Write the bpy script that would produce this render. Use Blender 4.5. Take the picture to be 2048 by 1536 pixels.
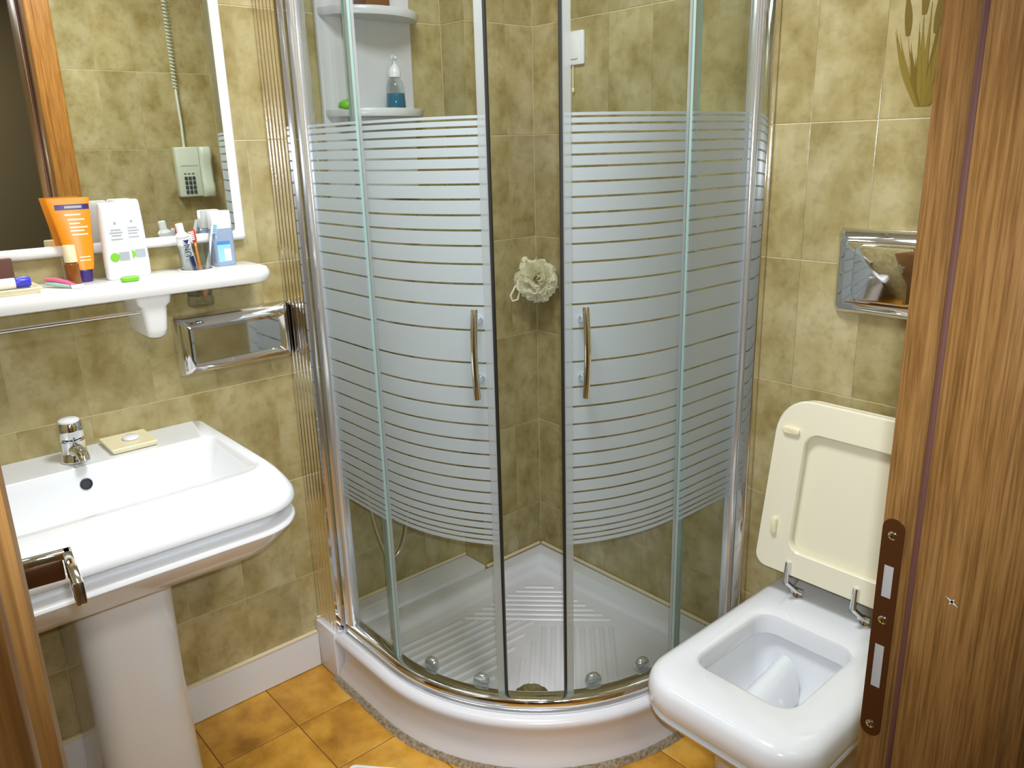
import bpy, bmesh, math, random
from mathutils import Vector, Matrix
random.seed(7)
for o in list(bpy.data.objects): bpy.data.objects.remove(o)
scn = bpy.context.scene
COL = scn.collection

# ------------------------------------------------------------------ camera
CAM = Vector((1.84182, -1.71046, 1.46379))
cr = Vector((0.66066, 0.75025, -0.02642)); cu = Vector((-0.19577, 0.20643, 0.95870)); cd = cr.cross(cu) * -1
cam_data = bpy.data.cameras.new('camera'); cam = bpy.data.objects.new('camera', cam_data); COL.objects.link(cam)
cam_data.sensor_fit = 'HORIZONTAL'; cam_data.sensor_width = 36.0; cam_data.lens = 1596.41 / 2048 * 36.0
cam_data.clip_start = 0.02
back = -cd
cr = cr.normalized(); back = back.normalized(); cu = back.cross(cr).normalized(); cr = cu.cross(back)
cam.matrix_world = Matrix(((cr.x, cu.x, back.x, CAM.x), (cr.y, cu.y, back.y, CAM.y), (cr.z, cu.z, back.z, CAM.z), (0, 0, 0, 1)))
scn.camera = cam

# ------------------------------------------------------------------ world, light, exposure
w = bpy.data.worlds.new('world'); scn.world = w; w.use_nodes = True
w.node_tree.nodes['Background'].inputs[0].default_value = (1.0, 0.98, 0.95, 1); w.node_tree.nodes['Background'].inputs[1].default_value = 0.12

def area(name, loc, target, size, power, color, size_y=None):
    l = bpy.data.lights.new(name, 'AREA'); l.energy = power; l.color = color; l.size = size
    if size_y: l.shape = 'RECTANGLE'; l.size_y = size_y
    else: l.shape = 'DISK'
    o = bpy.data.objects.new(name, l); COL.objects.link(o); o.location = loc
    o.rotation_euler = (Vector(target) - Vector(loc)).to_track_quat('-Z', 'Y').to_euler()
    return o
area('ceiling_lamp_light', (0.80, -0.95, 2.37), (0.80, -0.95, 0), 0.45, 30, (0.90, 0.95, 1.0))
area('mirror_lamp_light', (0.02, -1.36, 2.22), (0.55, -1.30, 0.9), 0.10, 5, (0.92, 0.96, 1.0), 0.5)
area('hall_fill_light', (2.55, -1.5, 2.38), (2.55, -1.3, 0), 0.5, 26, (1.0, 0.96, 0.9))  # added fill, no lamp hangs here; brightens the dark hall and the jambs
fl = bpy.data.lights.new('camera_flash', 'SPOT'); fl.energy = 75; fl.color = (0.78, 0.88, 1.0); fl.spot_size = math.radians(86); fl.spot_blend = 0.75; fl.shadow_soft_size = 0.012
flo = bpy.data.objects.new('camera_flash', fl); COL.objects.link(flo)
flo.location = CAM + cr * 0.018 + cu * 0.035; flo.rotation_euler = cam.matrix_world.to_euler()
scn.view_settings.view_transform = 'Standard'; scn.view_settings.look = 'None'; scn.view_settings.gamma = 1.0
scn.view_settings.use_curve_mapping = False; scn.view_settings.exposure = -0.30

# ------------------------------------------------------------------ materials
def srgb(r, g, b):
    f = lambda c: (c / 255 / 12.92) if c / 255 <= 0.04045 else ((c / 255 + 0.055) / 1.055) ** 2.4
    return (f(r), f(g), f(b), 1)
def mat(name, col, rough=0.5, metal=0.0, **kw):
    m = bpy.data.materials.new(name); m.use_nodes = True
    b = m.node_tree.nodes['Principled BSDF']
    b.inputs['Base Color'].default_value = col; b.inputs['Roughness'].default_value = rough; b.inputs['Metallic'].default_value = metal
    for k, v in kw.items(): b.inputs[k].default_value = v
    return m
def nd(m, t, **kw):
    n = m.node_tree.nodes.new(t)
    for k, v in kw.items(): setattr(n, k, v)
    return n
def lk(m, a, b): m.node_tree.links.new(a, b)
def ramp(m, fac, stops):
    r = nd(m, 'ShaderNodeValToRGB'); e = r.color_ramp.elements
    while len(e) < len(stops): e.new(0.5)
    for el, (p, c) in zip(e, stops): el.position = p; el.color = c
    lk(m, fac, r.inputs[0]); return r.outputs[0]
def mapped_noise(m, scale, nscale, detail=4, rough=0.55, distortion=0.0):
    g = nd(m, 'ShaderNodeNewGeometry'); mp = nd(m, 'ShaderNodeMapping'); mp.inputs['Scale'].default_value = scale
    oi = nd(m, 'ShaderNodeObjectInfo'); ad = nd(m, 'ShaderNodeVectorMath', operation='ADD')
    ml = nd(m, 'ShaderNodeMath', operation='MULTIPLY'); ml.inputs[1].default_value = 37.0
    lk(m, oi.outputs['Random'], ml.inputs[0]); lk(m, g.outputs['Position'], ad.inputs[0]); lk(m, ml.outputs[0], ad.inputs[1])
    lk(m, ad.outputs[0], mp.inputs[0])
    n = nd(m, 'ShaderNodeTexNoise'); n.inputs['Scale'].default_value = nscale; n.inputs['Detail'].default_value = detail
    n.inputs['Roughness'].default_value = rough; n.inputs['Distortion'].default_value = distortion
    lk(m, mp.outputs[0], n.inputs['Vector']); return n.outputs[0]
def mixcol(m, a, b, fac, mode='MIX'):
    x = nd(m, 'ShaderNodeMix', data_type='RGBA', blend_type=mode)
    if isinstance(fac, float): x.inputs[0].default_value = fac
    else: lk(m, fac, x.inputs[0])
    for s, v in ((x.inputs[6], a), (x.inputs[7], b)):
        if isinstance(v, tuple): s.default_value = v
        else: lk(m, v, s)
    return x.outputs[2]

def tile_mat(name, dark, mid, light, rough, s1, s2):
    m = mat(name, mid, rough); b = m.node_tree.nodes['Principled BSDF']
    n1 = mapped_noise(m, (1, 1, 0.8), s1, 4, 0.55, 0.2); n2 = mapped_noise(m, (1, 1, 1), s2, 3, 0.6)
    c1 = ramp(m, n1, [(0.30, dark), (0.52, mid), (0.72, light)])
    c2 = ramp(m, n2, [(0.32, (0.72, 0.68, 0.60, 1)), (0.52, (1, 1, 1, 1))])
    c = mixcol(m, c1, c2, 0.55, 'MULTIPLY')
    oi = nd(m, 'ShaderNodeObjectInfo')
    c3 = ramp(m, oi.outputs['Random'], [(0, (0.88, 0.88, 0.86, 1)), (1, (1.0, 1.0, 1.0, 1))])
    c = mixcol(m, c, c3, 1.0, 'MULTIPLY')
    lk(m, c, b.inputs['Base Color'])
    bp = nd(m, 'ShaderNodeBump'); bp.inputs['Strength'].default_value = 0.05; bp.inputs['Distance'].default_value = 0.01
    lk(m, n2, bp.inputs['Height']); lk(m, bp.outputs[0], b.inputs['Normal'])
    return m
M = {}
M['tile'] = tile_mat('wall_tile_glaze', srgb(151, 133, 81), srgb(177, 162, 114), srgb(191, 178, 136), 0.2, 11, 34)
M['ftile'] = tile_mat('terracotta_glaze', srgb(168, 112, 30), srgb(214, 156, 54), srgb(226, 178, 84), 0.38, 8, 16)
M['grout'] = mat('wall_grout', srgb(232, 218, 176), 0.8)
M['fgrout'] = mat('floor_grout', srgb(128, 88, 34), 0.9)
M['ceil'] = mat('ceiling_paint', srgb(232, 230, 222), 0.8)
M['hall'] = mat('hall_paint', srgb(120, 108, 78), 0.85)
M['hallfloor'] = mat('hall_floor', srgb(90, 66, 40), 0.5)
M['ceramic'] = mat('white_ceramic', srgb(232, 233, 234), 0.12)
M['ceramic'].node_tree.nodes['Principled BSDF'].inputs['Coat Weight'].default_value = 0.3
M['tray'] = mat('shower_tray_ceramic', srgb(226, 224, 226), 0.25)
M['skirt'] = mat('white_skirting', srgb(222, 222, 222), 0.35)
M['caulk'] = mat('aged_silicone', srgb(226, 208, 168), 0.6)
M['mortar'] = mat('grey_mortar', srgb(140, 124, 100), 0.95)
def mortar_nodes():
    m = M['mortar']; n = mapped_noise(m, (1, 1, 1), 120, 3)
    lk(m, ramp(m, n, [(0.35, srgb(120, 104, 80)), (0.65, srgb(170, 154, 128))]), m.node_tree.nodes['Principled BSDF'].inputs['Base Color'])
mortar_nodes()
M['chrome'] = mat('chrome', (0.80, 0.81, 0.83, 1), 0.06, 1.0)
M['alu'] = mat('polished_aluminium', (0.86, 0.84, 0.82, 1), 0.07, 1.0)
M['satin'] = mat('satin_aluminium', (0.78, 0.81, 0.85, 1), 0.15, 0.75)
M['mirror'] = mat('mirror_silver', (0.86, 0.88, 0.84, 1), 0.015, 1.0)
M['white'] = mat('white_plastic', srgb(236, 236, 236), 0.3)
M['whitep'] = mat('white_lacquer', srgb(238, 236, 232), 0.25)
M['panel'] = mat('white_shower_unit_plastic', srgb(214, 212, 214), 0.3)
M['cream'] = mat('cream_plastic', srgb(240, 230, 190), 0.35)
M['ivory'] = mat('ivory_seat_plastic', srgb(238, 231, 204), 0.28)
M['black'] = mat('black_rubber', srgb(28, 26, 24), 0.5)
M['dark'] = mat('dark_hole', srgb(40, 42, 50), 0.4)
M['bronze'] = mat('brown_lacquered_steel_and_reflection', srgb(72, 40, 16), 0.32, 0.3)  # own brown of the strike plate, painted reflection on the lever neck
M['seal'] = mat('maroon_door_seal', srgb(84, 46, 32), 0.7)
M['keys'] = mat('telephone_keys', srgb(54, 60, 62), 0.5)
M['phone'] = mat('pale_green_grey_plastic', srgb(206, 214, 192), 0.4)
M['orange'] = mat('orange_tube', srgb(250, 152, 26), 0.35)
M['purple'] = mat('dark_purple_plastic', srgb(62, 40, 110), 0.35)
M['pinkp'] = mat('pink_plastic', srgb(238, 110, 150), 0.3)
M['mint'] = mat('mint_plastic', srgb(170, 205, 190), 0.4)
M['blue'] = mat('blue_plastic', srgb(60, 60, 200), 0.3)
M['navy'] = mat('navy_print', srgb(36, 44, 110), 0.4)
M['red'] = mat('red_plastic', srgb(214, 70, 50), 0.35)
M['orangeb'] = mat('orange_brush', srgb(250, 160, 80), 0.35)
M['green'] = mat('apple_green', srgb(130, 205, 60), 0.35)
M['greyp'] = mat('grey_print', srgb(176, 180, 184), 0.5)
M['maroon'] = mat('brown_card', srgb(98, 60, 48), 0.6)
M['brownbox'] = mat('brown_box', srgb(120, 72, 40), 0.6)
M['plant'] = mat('olive_print', srgb(132, 112, 46), 0.25)
M['plant2'] = mat('dark_olive_print', srgb(112, 92, 34), 0.25)
M['soapw'] = mat('white_soap', srgb(232, 230, 236), 0.5)
M['midblue'] = mat('mid_blue_print', srgb(70, 140, 205), 0.4)
M['slot'] = mat('grey_slot', srgb(150, 145, 140), 0.5)
M['scaletop'] = mat('grey_scale_mat', srgb(150, 155, 165), 0.5)
M['hose'] = mat('metal_hose', (0.62, 0.58, 0.42, 1), 0.3, 1.0)
M['lightblue'] = mat('light_blue_label', srgb(150, 205, 240), 0.4)

def glassy(name, tint, gloss=1.0, rough=0.02, ior=1.45):
    m = bpy.data.materials.new(name); m.use_nodes = True; nt = m.node_tree
    nt.nodes.remove(nt.nodes['Principled BSDF']); out = nt.nodes['Material Output']
    t = nd(m, 'ShaderNodeBsdfTransparent'); t.inputs[0].default_value = tint
    g = nd(m, 'ShaderNodeBsdfGlossy'); g.inputs['Roughness'].default_value = rough
    f = nd(m, 'ShaderNodeLayerWeight'); pw = nd(m, 'ShaderNodeMath', operation='POWER'); pw.inputs[1].default_value = 5.0
    lk(m, f.outputs['Facing'], pw.inputs[0]); f.inputs[0].default_value = 0.5
    mu = nd(m, 'ShaderNodeMath', operation='MULTIPLY_ADD'); mu.inputs[1].default_value = gloss * 0.9; mu.inputs[2].default_value = 0.03 * gloss
    mx = nd(m, 'ShaderNodeMixShader')
    lk(m, pw.outputs[0], mu.inputs[0]); lk(m, mu.outputs[0], mx.inputs[0]); lk(m, t.outputs[0], mx.inputs[1]); lk(m, g.outputs[0], mx.inputs[2]); lk(m, mx.outputs[0], out.inputs[0])
    return m
M['glass'] = glassy('clear_shower_glass', (0.95, 0.97, 0.955, 1), 0.8)
M['glassedge'] = mat('green_glass_edge', srgb(150, 178, 168), 0.15)
M['tumbler'] = glassy('clear_tumbler_glass', (0.84, 0.86, 0.85, 1), 2.2)
M['pumpglass'] = glassy('clear_bottle_plastic', (0.90, 0.95, 0.96, 1), 1.0)
M['blueliquid'] = mat('blue_liquid', srgb(36, 104, 134), 0.1)
M['mouth'] = mat('blue_mouthwash', srgb(112, 160, 200), 0.1)
M['mouthclear'] = mat('clear_blue_bottle', srgb(150, 165, 190), 0.12)
M['amber'] = mat('amber_bottle', srgb(136, 80, 30), 0.15)
def translucent(name, col, tr, transp, rough=0.3):
    m = bpy.data.materials.new(name); m.use_nodes = True; nt = m.node_tree
    b = nt.nodes['Principled BSDF']; out = nt.nodes['Material Output']
    b.inputs['Base Color'].default_value = col; b.inputs['Roughness'].default_value = rough
    t = nd(m, 'ShaderNodeBsdfTranslucent'); t.inputs[0].default_value = col
    p = nd(m, 'ShaderNodeBsdfTransparent')
    a = nd(m, 'ShaderNodeMixShader'); a.inputs[0].default_value = tr
    c = nd(m, 'ShaderNodeMixShader'); c.inputs[0].default_value = transp
    lk(m, b.outputs[0], a.inputs[1]); lk(m, t.outputs[0], a.inputs[2]); lk(m, a.outputs[0], c.inputs[1]); lk(m, p.outputs[0], c.inputs[2]); lk(m, c.outputs[0], out.inputs[0])
    return m
M['frost'] = translucent('frosted_white_print', srgb(208, 217, 219), 0.40, 0.10)
M['sealclear'] = translucent('translucent_door_seal', srgb(206, 210, 208), 0.35, 0.45)
M['loofah'] = translucent('cream_mesh_net', srgb(252, 248, 222), 0.40, 0.12, 0.6)

def wood(name, c_dark, c_mid, c_light, rough):
    m = mat(name, c_mid, rough); b = m.node_tree.nodes['Principled BSDF']
    n1 = mapped_noise(m, (1, 1, 0.03), 170, 6, 0.75, 0.2); n2 = mapped_noise(m, (1, 1, 0.025), 420, 3, 0.6)
    c = mixcol(m, ramp(m, n1, [(0.30, c_dark), (0.5, c_mid), (0.72, c_light)]), ramp(m, n2, [(0.38, (0.58, 0.54, 0.48, 1)), (0.56, (1, 1, 1, 1))]), 0.85, 'MULTIPLY')
    lk(m, c, b.inputs['Base Color'])
    bp = nd(m, 'ShaderNodeBump'); bp.inputs['Strength'].default_value = 0.12; bp.inputs['Distance'].default_value = 0.003
    lk(m, n2, bp.inputs['Height']); lk(m, bp.outputs[0], b.inputs['Normal'])
    return m
M['oak'] = wood('oak_veneer', srgb(104, 71, 34), srgb(126, 89, 46), srgb(139, 102, 58), 0.30)
M['casing'] = wood('varnished_casing', srgb(150, 92, 30), srgb(190, 128, 52), srgb(206, 150, 76), 0.36)

# ------------------------------------------------------------------ builders
def link(name, verts, faces, m, parent=None, smooth=None, loc=None):
    me = bpy.data.meshes.new(name); me.from_pydata([tuple(v) for v in verts], [], faces); me.update()
    bm = bmesh.new(); bm.from_mesh(me); bmesh.ops.recalc_face_normals(bm, faces=bm.faces); bm.to_mesh(me); bm.free()
    if smooth is not None:
        me.polygons.foreach_set('use_smooth', [True] * len(me.polygons)); me.set_sharp_from_angle(angle=math.radians(smooth))
    me.materials.append(m)
    o = bpy.data.objects.new(name, me); COL.objects.link(o)
    if loc: o.location = loc
    if parent: o.parent = parent
    return o
class MB:
    def __init__(s): s.v = []; s.f = []
    def add(s, v, f):
        n = len(s.v); s.v += [Vector(p) for p in v]; s.f += [tuple(i + n for i in q) for q in f]; return s
    def box(s, x0, x1, y0, y1, z0, z1):
        return s.add([(x, y, z) for z in (z0, z1) for y in (y0, y1) for x in (x0, x1)], [(0, 2, 3, 1), (4, 5, 7, 6), (0, 1, 5, 4), (2, 6, 7, 3), (0, 4, 6, 2), (1, 3, 7, 5)])
    def loft(s, rings, cap0=True, cap1=True, closed=False):
        n = len(rings[0]); v = [p for r in rings for p in r]; f = []
        K = len(rings)
        for k in range(K if closed else K - 1):
            a, b = k * n, ((k + 1) % K) * n
            for i in range(n):
                j = (i + 1) % n; f.append((a + i, a + j, b + j, b + i))
        if not closed and cap0: f.append(tuple(range(n - 1, -1, -1)))
        if not closed and cap1: f.append(tuple((K - 1) * n + i for i in range(n)))
        return s.add(v, f)
    def lathe(s, prof, c=(0, 0, 0), axis=(0, 0, 1), n=24, cap0=True, cap1=True):
        ax = Vector(axis).normalized(); t = ax.orthogonal().normalized(); b = ax.cross(t); c = Vector(c)
        rings = [[c + ax * h + (t * math.cos(2 * math.pi * i / n) + b * math.sin(2 * math.pi * i / n)) * r for i in range(n)] for r, h in prof]
        return s.loft(rings, cap0, cap1)
    def tube(s, pts, r, n=10, cap=True, sq=None):
        pts = [Vector(p) for p in pts]; rings = []; up = None
        for i, p in enumerate(pts):
            d = (pts[min(i + 1, len(pts) - 1)] - pts[max(i - 1, 0)]).normalized()
            if up is None: up = d.orthogonal().normalized()
            up = (up - d * up.dot(d)).normalized(); b = d.cross(up)
            rings.append([p + (up * math.cos(2 * math.pi * k / n) + b * math.sin(2 * math.pi * k / n)) * (r[i] if isinstance(r, (list, tuple)) else r) for k in range(n)])
        return s.loft(rings, cap, cap)
    def build(s, name, m, parent=None, smooth=None, loc=None): return link(name, s.v, s.f, m, parent, smooth, loc)
def chamfer_box(x0, x1, y0, y1, z0, z1, c, seg=2):
    bm = bmesh.new(); bmesh.ops.create_cube(bm, size=1)
    for v in bm.verts: v.co = Vector((x0 + (v.co.x + .5) * (x1 - x0), y0 + (v.co.y + .5) * (y1 - y0), z0 + (v.co.z + .5) * (z1 - z0)))
    bmesh.ops.bevel(bm, geom=list(bm.edges), offset=c, segments=seg, affect='EDGES', profile=0.5)
    v = [p.co.copy() for p in bm.verts]; f = [tuple(p.index for p in q.verts) for q in bm.faces]; bm.free(); return v, f
def rbox(name, x0, x1, y0, y1, z0, z1, c, m, parent=None, seg=2, smooth=35):
    return link(name, *chamfer_box(x0, x1, y0, y1, z0, z1, c, seg), m, parent, smooth)
def rr(x0, x1, y0, y1, r00, r10, r11, r01, n=6):
    """rounded rectangle loop (ccw), radii at (x0,y0),(x1,y0),(x1,y1),(x0,y1)"""
    out = []
    for cx, cy, r, a0 in ((x0 + r00, y0 + r00, r00, 180), (x1 - r10, y0 + r10, r10, 270), (x1 - r11, y1 - r11, r11, 0), (x0 + r01, y1 - r01, r01, 90)):
        for k in range(n + 1):
            a = math.radians(a0 + 90 * k / n); out.append((cx + r * math.cos(a), cy + r * math.sin(a)))
    return out
def empty(name, loc=(0, 0, 0)):
    o = bpy.data.objects.new(name, None); COL.objects.link(o); o.location = loc; o.empty_display_size = 0.05; return o
def tag(o, label, cat=None, group=None, kind=None):
    o['label'] = label
    if cat: o['category'] = cat
    if group: o['group'] = group
    if kind: o['kind'] = kind
    return o
def thing(name, label, cat, loc=(0, 0, 0), group=None): return tag(empty(name, loc), label, cat, group)
def rel(o):      # parent was placed away from the origin while geometry is in world coordinates
    o.matrix_parent_inverse = Matrix.Translation(-o.parent.location)
    return o
def text_obj(name, s, size, m, origin, right, up, parent, depth=0.0003):
    cu_ = bpy.data.curves.new(name, 'FONT'); cu_.body = s; cu_.size = size; cu_.extrude = depth; cu_.align_x = 'CENTER'; cu_.align_y = 'CENTER'; cu_.resolution_u = 2
    t = bpy.data.objects.new('tmp_text', cu_); COL.objects.link(t)
    me = bpy.data.meshes.new_from_object(t.evaluated_get(bpy.context.evaluated_depsgraph_get()))
    bpy.data.objects.remove(t)
    r_ = Vector(right).normalized(); u_ = Vector(up).normalized(); n_ = r_.cross(u_)
    me.transform(Matrix(((r_.x, u_.x, n_.x, origin[0]), (r_.y, u_.y, n_.y, origin[1]), (r_.z, u_.z, n_.z, origin[2]), (0, 0, 0, 1))))
    me.materials.clear(); me.materials.append(m)
    o = bpy.data.objects.new(name, me); COL.objects.link(o); o.parent = parent
    return o

XL = -0.109; W = 1.545; YF = -1.80; H = 2.42; TP = 0.149; TH = 0.30; JOG = -0.25

# ------------------------------------------------------------------ structure
def structure(name, mb, m, label):
    o = mb.build(name, m); o['kind'] = 'structure'; o['label'] = label; return o
fl_o = structure('floor', MB().box(XL - 0.1, 1.66, YF - 0.1, 0.1, -0.10, -0.0022), M['fgrout'], 'bathroom floor of ochre terracotta tiles')
structure('floor_hall', MB().box(1.66, 3.4, -3.2, 1.2, -0.10, -0.004), M['hallfloor'], 'dark floor of the unlit hall outside the door')
structure('ceiling', MB().box(XL - 0.1, 3.4, -3.2, 1.2, H, H + 0.08), M['ceil'], 'plain pale ceiling over bathroom and hall')
wl = structure('wall_left', MB().box(XL - 0.1, XL - 0.0016, YF - 0.1, 0.1, 0, H).box(XL - 0.0016, -0.0016, JOG + 0.0016, 0.1, 0, H), M['grout'], 'olive beige tiled wall behind the basin and mirror')
wb = structure('wall_back', MB().box(-0.0016, W + 0.1, 0.0016, 0.1, 0, H), M['grout'], 'olive beige tiled wall behind shower and toilet')
wr = structure('wall_right', MB().box(W + 0.0016, 1.65, -0.895, 0.0016, 0, H).box(W + 0.0016, 1.65, -1.72, -0.895, 2.165, H).box(W + 0.0016, 1.65, YF - 0.1, -1.72, 0, H), M['grout'], 'tiled wall of the doorway with telephone, seen in the mirror')
wf = structure('wall_front', MB().box(XL - 0.0016, W + 0.0016, YF - 0.1, YF - 0.0016, 0, H), M['grout'], 'tiled wall beside the basin, behind the open door')
structure('wall_hall', MB().box(3.3, 3.4, -3.2, 1.2, 0, H).box(1.65, 3.3, 1.1, 1.2, 0, H).box(1.65, 3.3, -3.2, -3.1, 0, H).box(1.65, 1.66, -3.1, -1.75, 0, H).box(1.65, 1.66, -0.87, 1.1, 0, H), M['hall'], 'unlit olive brown hall walls beyond the doorway')

TILES = {}
def tile(parent, c, u, v, n, wd, ht, m, th=0.0022, even=False):
    """one chamfered tile: c = lower corner on the finished plane side, u,v in-plane axes, n outward normal"""
    u, v, n = Vector(u), Vector(v), Vector(n)
    key = (tuple(u), tuple(v), tuple(n), round(wd, 4), round(ht, 4), m.name)
    if key not in TILES:
        g, gv, ch = (0.0014, 0.0014, 0.002) if even else (0.00035, 0.0010, 0.0010)
        o0 = [(g, gv), (wd - g, gv), (wd - g, ht - gv), (g, ht - gv)]; i0 = [(g + ch, gv + ch), (wd - g - ch, gv + ch), (wd - g - ch, ht - gv - ch), (g + ch, ht - gv - ch)]
        vs = [u * a + v * b - n * th for a, b in o0] + [u * a + v * b - n * ch * 0.5 for a, b in o0] + [u * a + v * b for a, b in i0]
        fs = [(3, 2, 1, 0), (8, 9, 10, 11)]
        for k in range(4):
            j = (k + 1) % 4; fs += [(k, j, 4 + j, 4 + k), (4 + k, 4 + j, 8 + j, 8 + k)]
        me = bpy.data.meshes.new('tile'); me.from_pydata([tuple(p) for p in vs], [], fs); me.update()
        bm = bmesh.new(); bm.from_mesh(me); bmesh.ops.recalc_face_normals(bm, faces=bm.faces); bm.to_mesh(me); bm.free()
        me.materials.append(m); TILES[key] = me
    o = bpy.data.objects.new('tile', TILES[key]); COL.objects.link(o); o.location = c; o.parent = parent
    return o
def tile_field(parent, origin, u, n, length, first, z0=0.0, z1=H, skip=None):
    cuts = [0.0]; p = first
    while p < length - 1e-6:
        if p > 0.012: cuts.append(p)
        p += TP
    cuts.append(length); u = Vector(u)
    for k in range(9):
        z, h = k * TH, min(TH, z1 - k * TH)
        if h < 0.01: break
        for a, b in zip(cuts[:-1], cuts[1:]):
            if b - a > 0.008:
                c = Vector(origin) + u * a; c.z = z
                tile(parent, c, u, (0, 0, 1), n, b - a, h, M['tile'])
# left wall: seams at y = -0.855 - k*0.149, counted from the jog towards the door
tile_field(wl, (XL, JOG, 0), (0, -1, 0), (1, 0, 0), JOG - YF, (0.855 - 0.25) % TP)
tile_field(wl, (XL, JOG, 0), (1, 0, 0), (0, -1, 0), -XL, 0.2)
tile_field(wl, (0, JOG, 0), (0, 1, 0), (1, 0, 0), -JOG, 0.146)
tile_field(wb, (0, 0, 0), (1, 0, 0), (0, -1, 0), W, 0.149)
tile_field(wr, (W, 0, 0), (0, -1, 0), (-1, 0, 0), 0.90, 0.12)
tile_field(wf, (XL, YF, 0), (1, 0, 0), (0, 1, 0), W - XL, 0.1)
FP = 0.21
gx = [XL + 0.001] + [0.098 + FP * k for k in range(0, 8) if 0.098 + FP * k < 1.64] + [1.655]; gy = [YF] + [-0.987 + FP * k for k in range(-3, 5)] + [0.0]
for a, b in zip(gx[:-1], gx[1:]):
    for c, d in zip(gy[:-1], gy[1:]):
        if b - a > 0.02 and d - c > 0.02 and not (b < 0.72 and c > -0.70): tile(fl_o, (a, c, 0), (1, 0, 0), (0, 1, 0), (0, 0, 1), b - a, d - c, M['ftile'], 0.0022, True)
bb = structure('baseboard_left', MB().box(XL + 0.0005, XL + 0.012, YF, -0.8125, 0.003, 0.112), M['skirt'], 'white skirting along the left wall under the basin')
link('sealant', *chamfer_box(XL + 0.0005, XL + 0.0145, YF, -0.813, 0.112, 0.119, 0.003, 2), M['caulk'], bb, 35)['label'] = 'yellowed silicone line'

# printed wheat plant on the back wall tiles
pr = thing('printed_plant', 'olive green printed wheat sheaf on the tiles right of the shower, above the flush plate', 'tile print', (1.128, 0, 1.52))
def blade(name, x0, z0, x1, z1, wd, bend, m, yy):
    n = 7; L = []; R = []
    for i in range(n + 1):
        t = i / n; x = x0 + (x1 - x0) * t + bend * math.sin(math.pi * t) ; z = z0 + (z1 - z0) * t; ww = wd * (0.35 + 0.65 * math.sin(math.pi * min(1, t * 1.05 + .1))) * (1 - t ** 4)
        L.append((x - ww, -yy, z)); R.append((x + ww, -yy, z))
    pts = L + R[::-1]; mm = MB(); k = len(L)
    for i in range(n): mm.add([L[i], R[i], R[i + 1], L[i + 1], *[(p[0], -0.0001, p[2]) for p in (L[i], R[i], R[i + 1], L[i + 1])]], [(0, 1, 2, 3), (0, 4, 5, 1), (2, 6, 7, 3), (1, 5, 6, 2), (0, 3, 7, 4)])
    return rel(mm.build(name, m, pr))
random.seed(3)
for i in range(48):
    a = random.uniform(-1, 1); h = random.uniform(0.06, 0.20)
    blade('leaf', 1.128 + a * 0.012, 1.522, 1.128 + a * (0.040 + 0.035 * h / .2) + random.uniform(-.008, .008), 1.525 + h * (1 - .25 * abs(a)), random.uniform(0.0034, 0.0062), a * 0.006, M['plant'] if i % 3 else M['plant2'], 0.0004 + 0.00002 * i)
for i, (x, z) in enumerate(((1.085, 1.70), (1.112, 1.735), (1.137, 1.70), (1.150, 1.745), (1.168, 1.69))):
    blade('ear', x, z - 0.045, x + (x - 1.128) * 0.25, z + 0.045, 0.0075, 0.002, M['plant2'], 0.001)
    blade('stem', 1.128 + (x - 1.128) * .2, 1.53, x, z - 0.04, 0.0014, 0.004 * (1 if x > 1.128 else -1), M['plant'], 0.0009)

# ------------------------------------------------------------------ door frame, leaf
YJ = -0.945; YS = -0.957
door = tag(empty('door_1', (1.6, -1.31, 0)), 'brown wood door frame around the camera with strike plate and rebate', None, None, 'structure')
def dpart(name, mb, m, smooth=None): return rel(mb.build(name, m, door, smooth))
def casing_profile(x_wall, sgn, y_in, ydir, wd):
    # (outward x, y) points: moulded architrave
    return [(x_wall, y_in), (x_wall + sgn * 0.013, y_in), (x_wall + sgn * 0.016, y_in + ydir * 0.004), (x_wall + sgn * 0.016, y_in + ydir * 0.022), (x_wall + sgn * 0.012, y_in + ydir * 0.027), (x_wall + sgn * 0.012, y_in + ydir * (wd - 0.006)), (x_wall + sgn * 0.009, y_in + ydir * wd), (x_wall, y_in + ydir * wd)]
def extr(prof, z0, z1): return MB().loft([[(x, y, z0) for x, y in prof], [(x, y, z1) for x, y in prof]])
ZT = 2.14
dpart('casing', extr(casing_profile(W, -1, YJ + 0.0135, 1, 0.086), 0, ZT + 0.09), M['casing'])
dpart('jamb', MB().add(*chamfer_box(1.5296, 1.66, YJ, YJ + 0.013, 0, ZT, 0.0015, 2)).box(W + 0.0005, 1.66, YJ + 0.0132, -0.897, 0, ZT), M['oak'])
dpart('door_stop', MB().add(*chamfer_box(1.571, 1.664, YS, YJ - 0.0002, 0, ZT, 0.002, 2)), M['oak'], 35)
dpart('door_seal', MB().lathe([(0.0040, 0), (0.0040, ZT)], (1.5668, YJ - 0.0035, 0), (0, 0, 1), 12), M['seal'], 60)
dpart('hall_casing', extr(casing_profile(1.6605, 1, YJ + 0.004, 1, 0.085), 0, ZT + 0.09), M['oak'])
dpart('head', MB().box(W - 0.014, 1.664, -1.72, YJ, ZT, ZT + 0.045), M['oak'])
dpart('head_casing', MB().box(W - 0.014, W - 0.0005, -1.77, YJ - 0.001, ZT + 0.046, ZT + 0.12), M['casing'])
YJ2 = -1.6815
dpart('left_jamb', MB().add(*chamfer_box(1.555, 1.668, -1.735, YJ2 - 0.009, 0, ZT, 0.004, 2)), M['oak'], 35)
dpart('left_hall_casing', MB().add(*chamfer_box(1.669, 1.684, -1.79, YJ2 - 0.015, 0, ZT, 0.005, 3)), M['oak'], 35)
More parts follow.
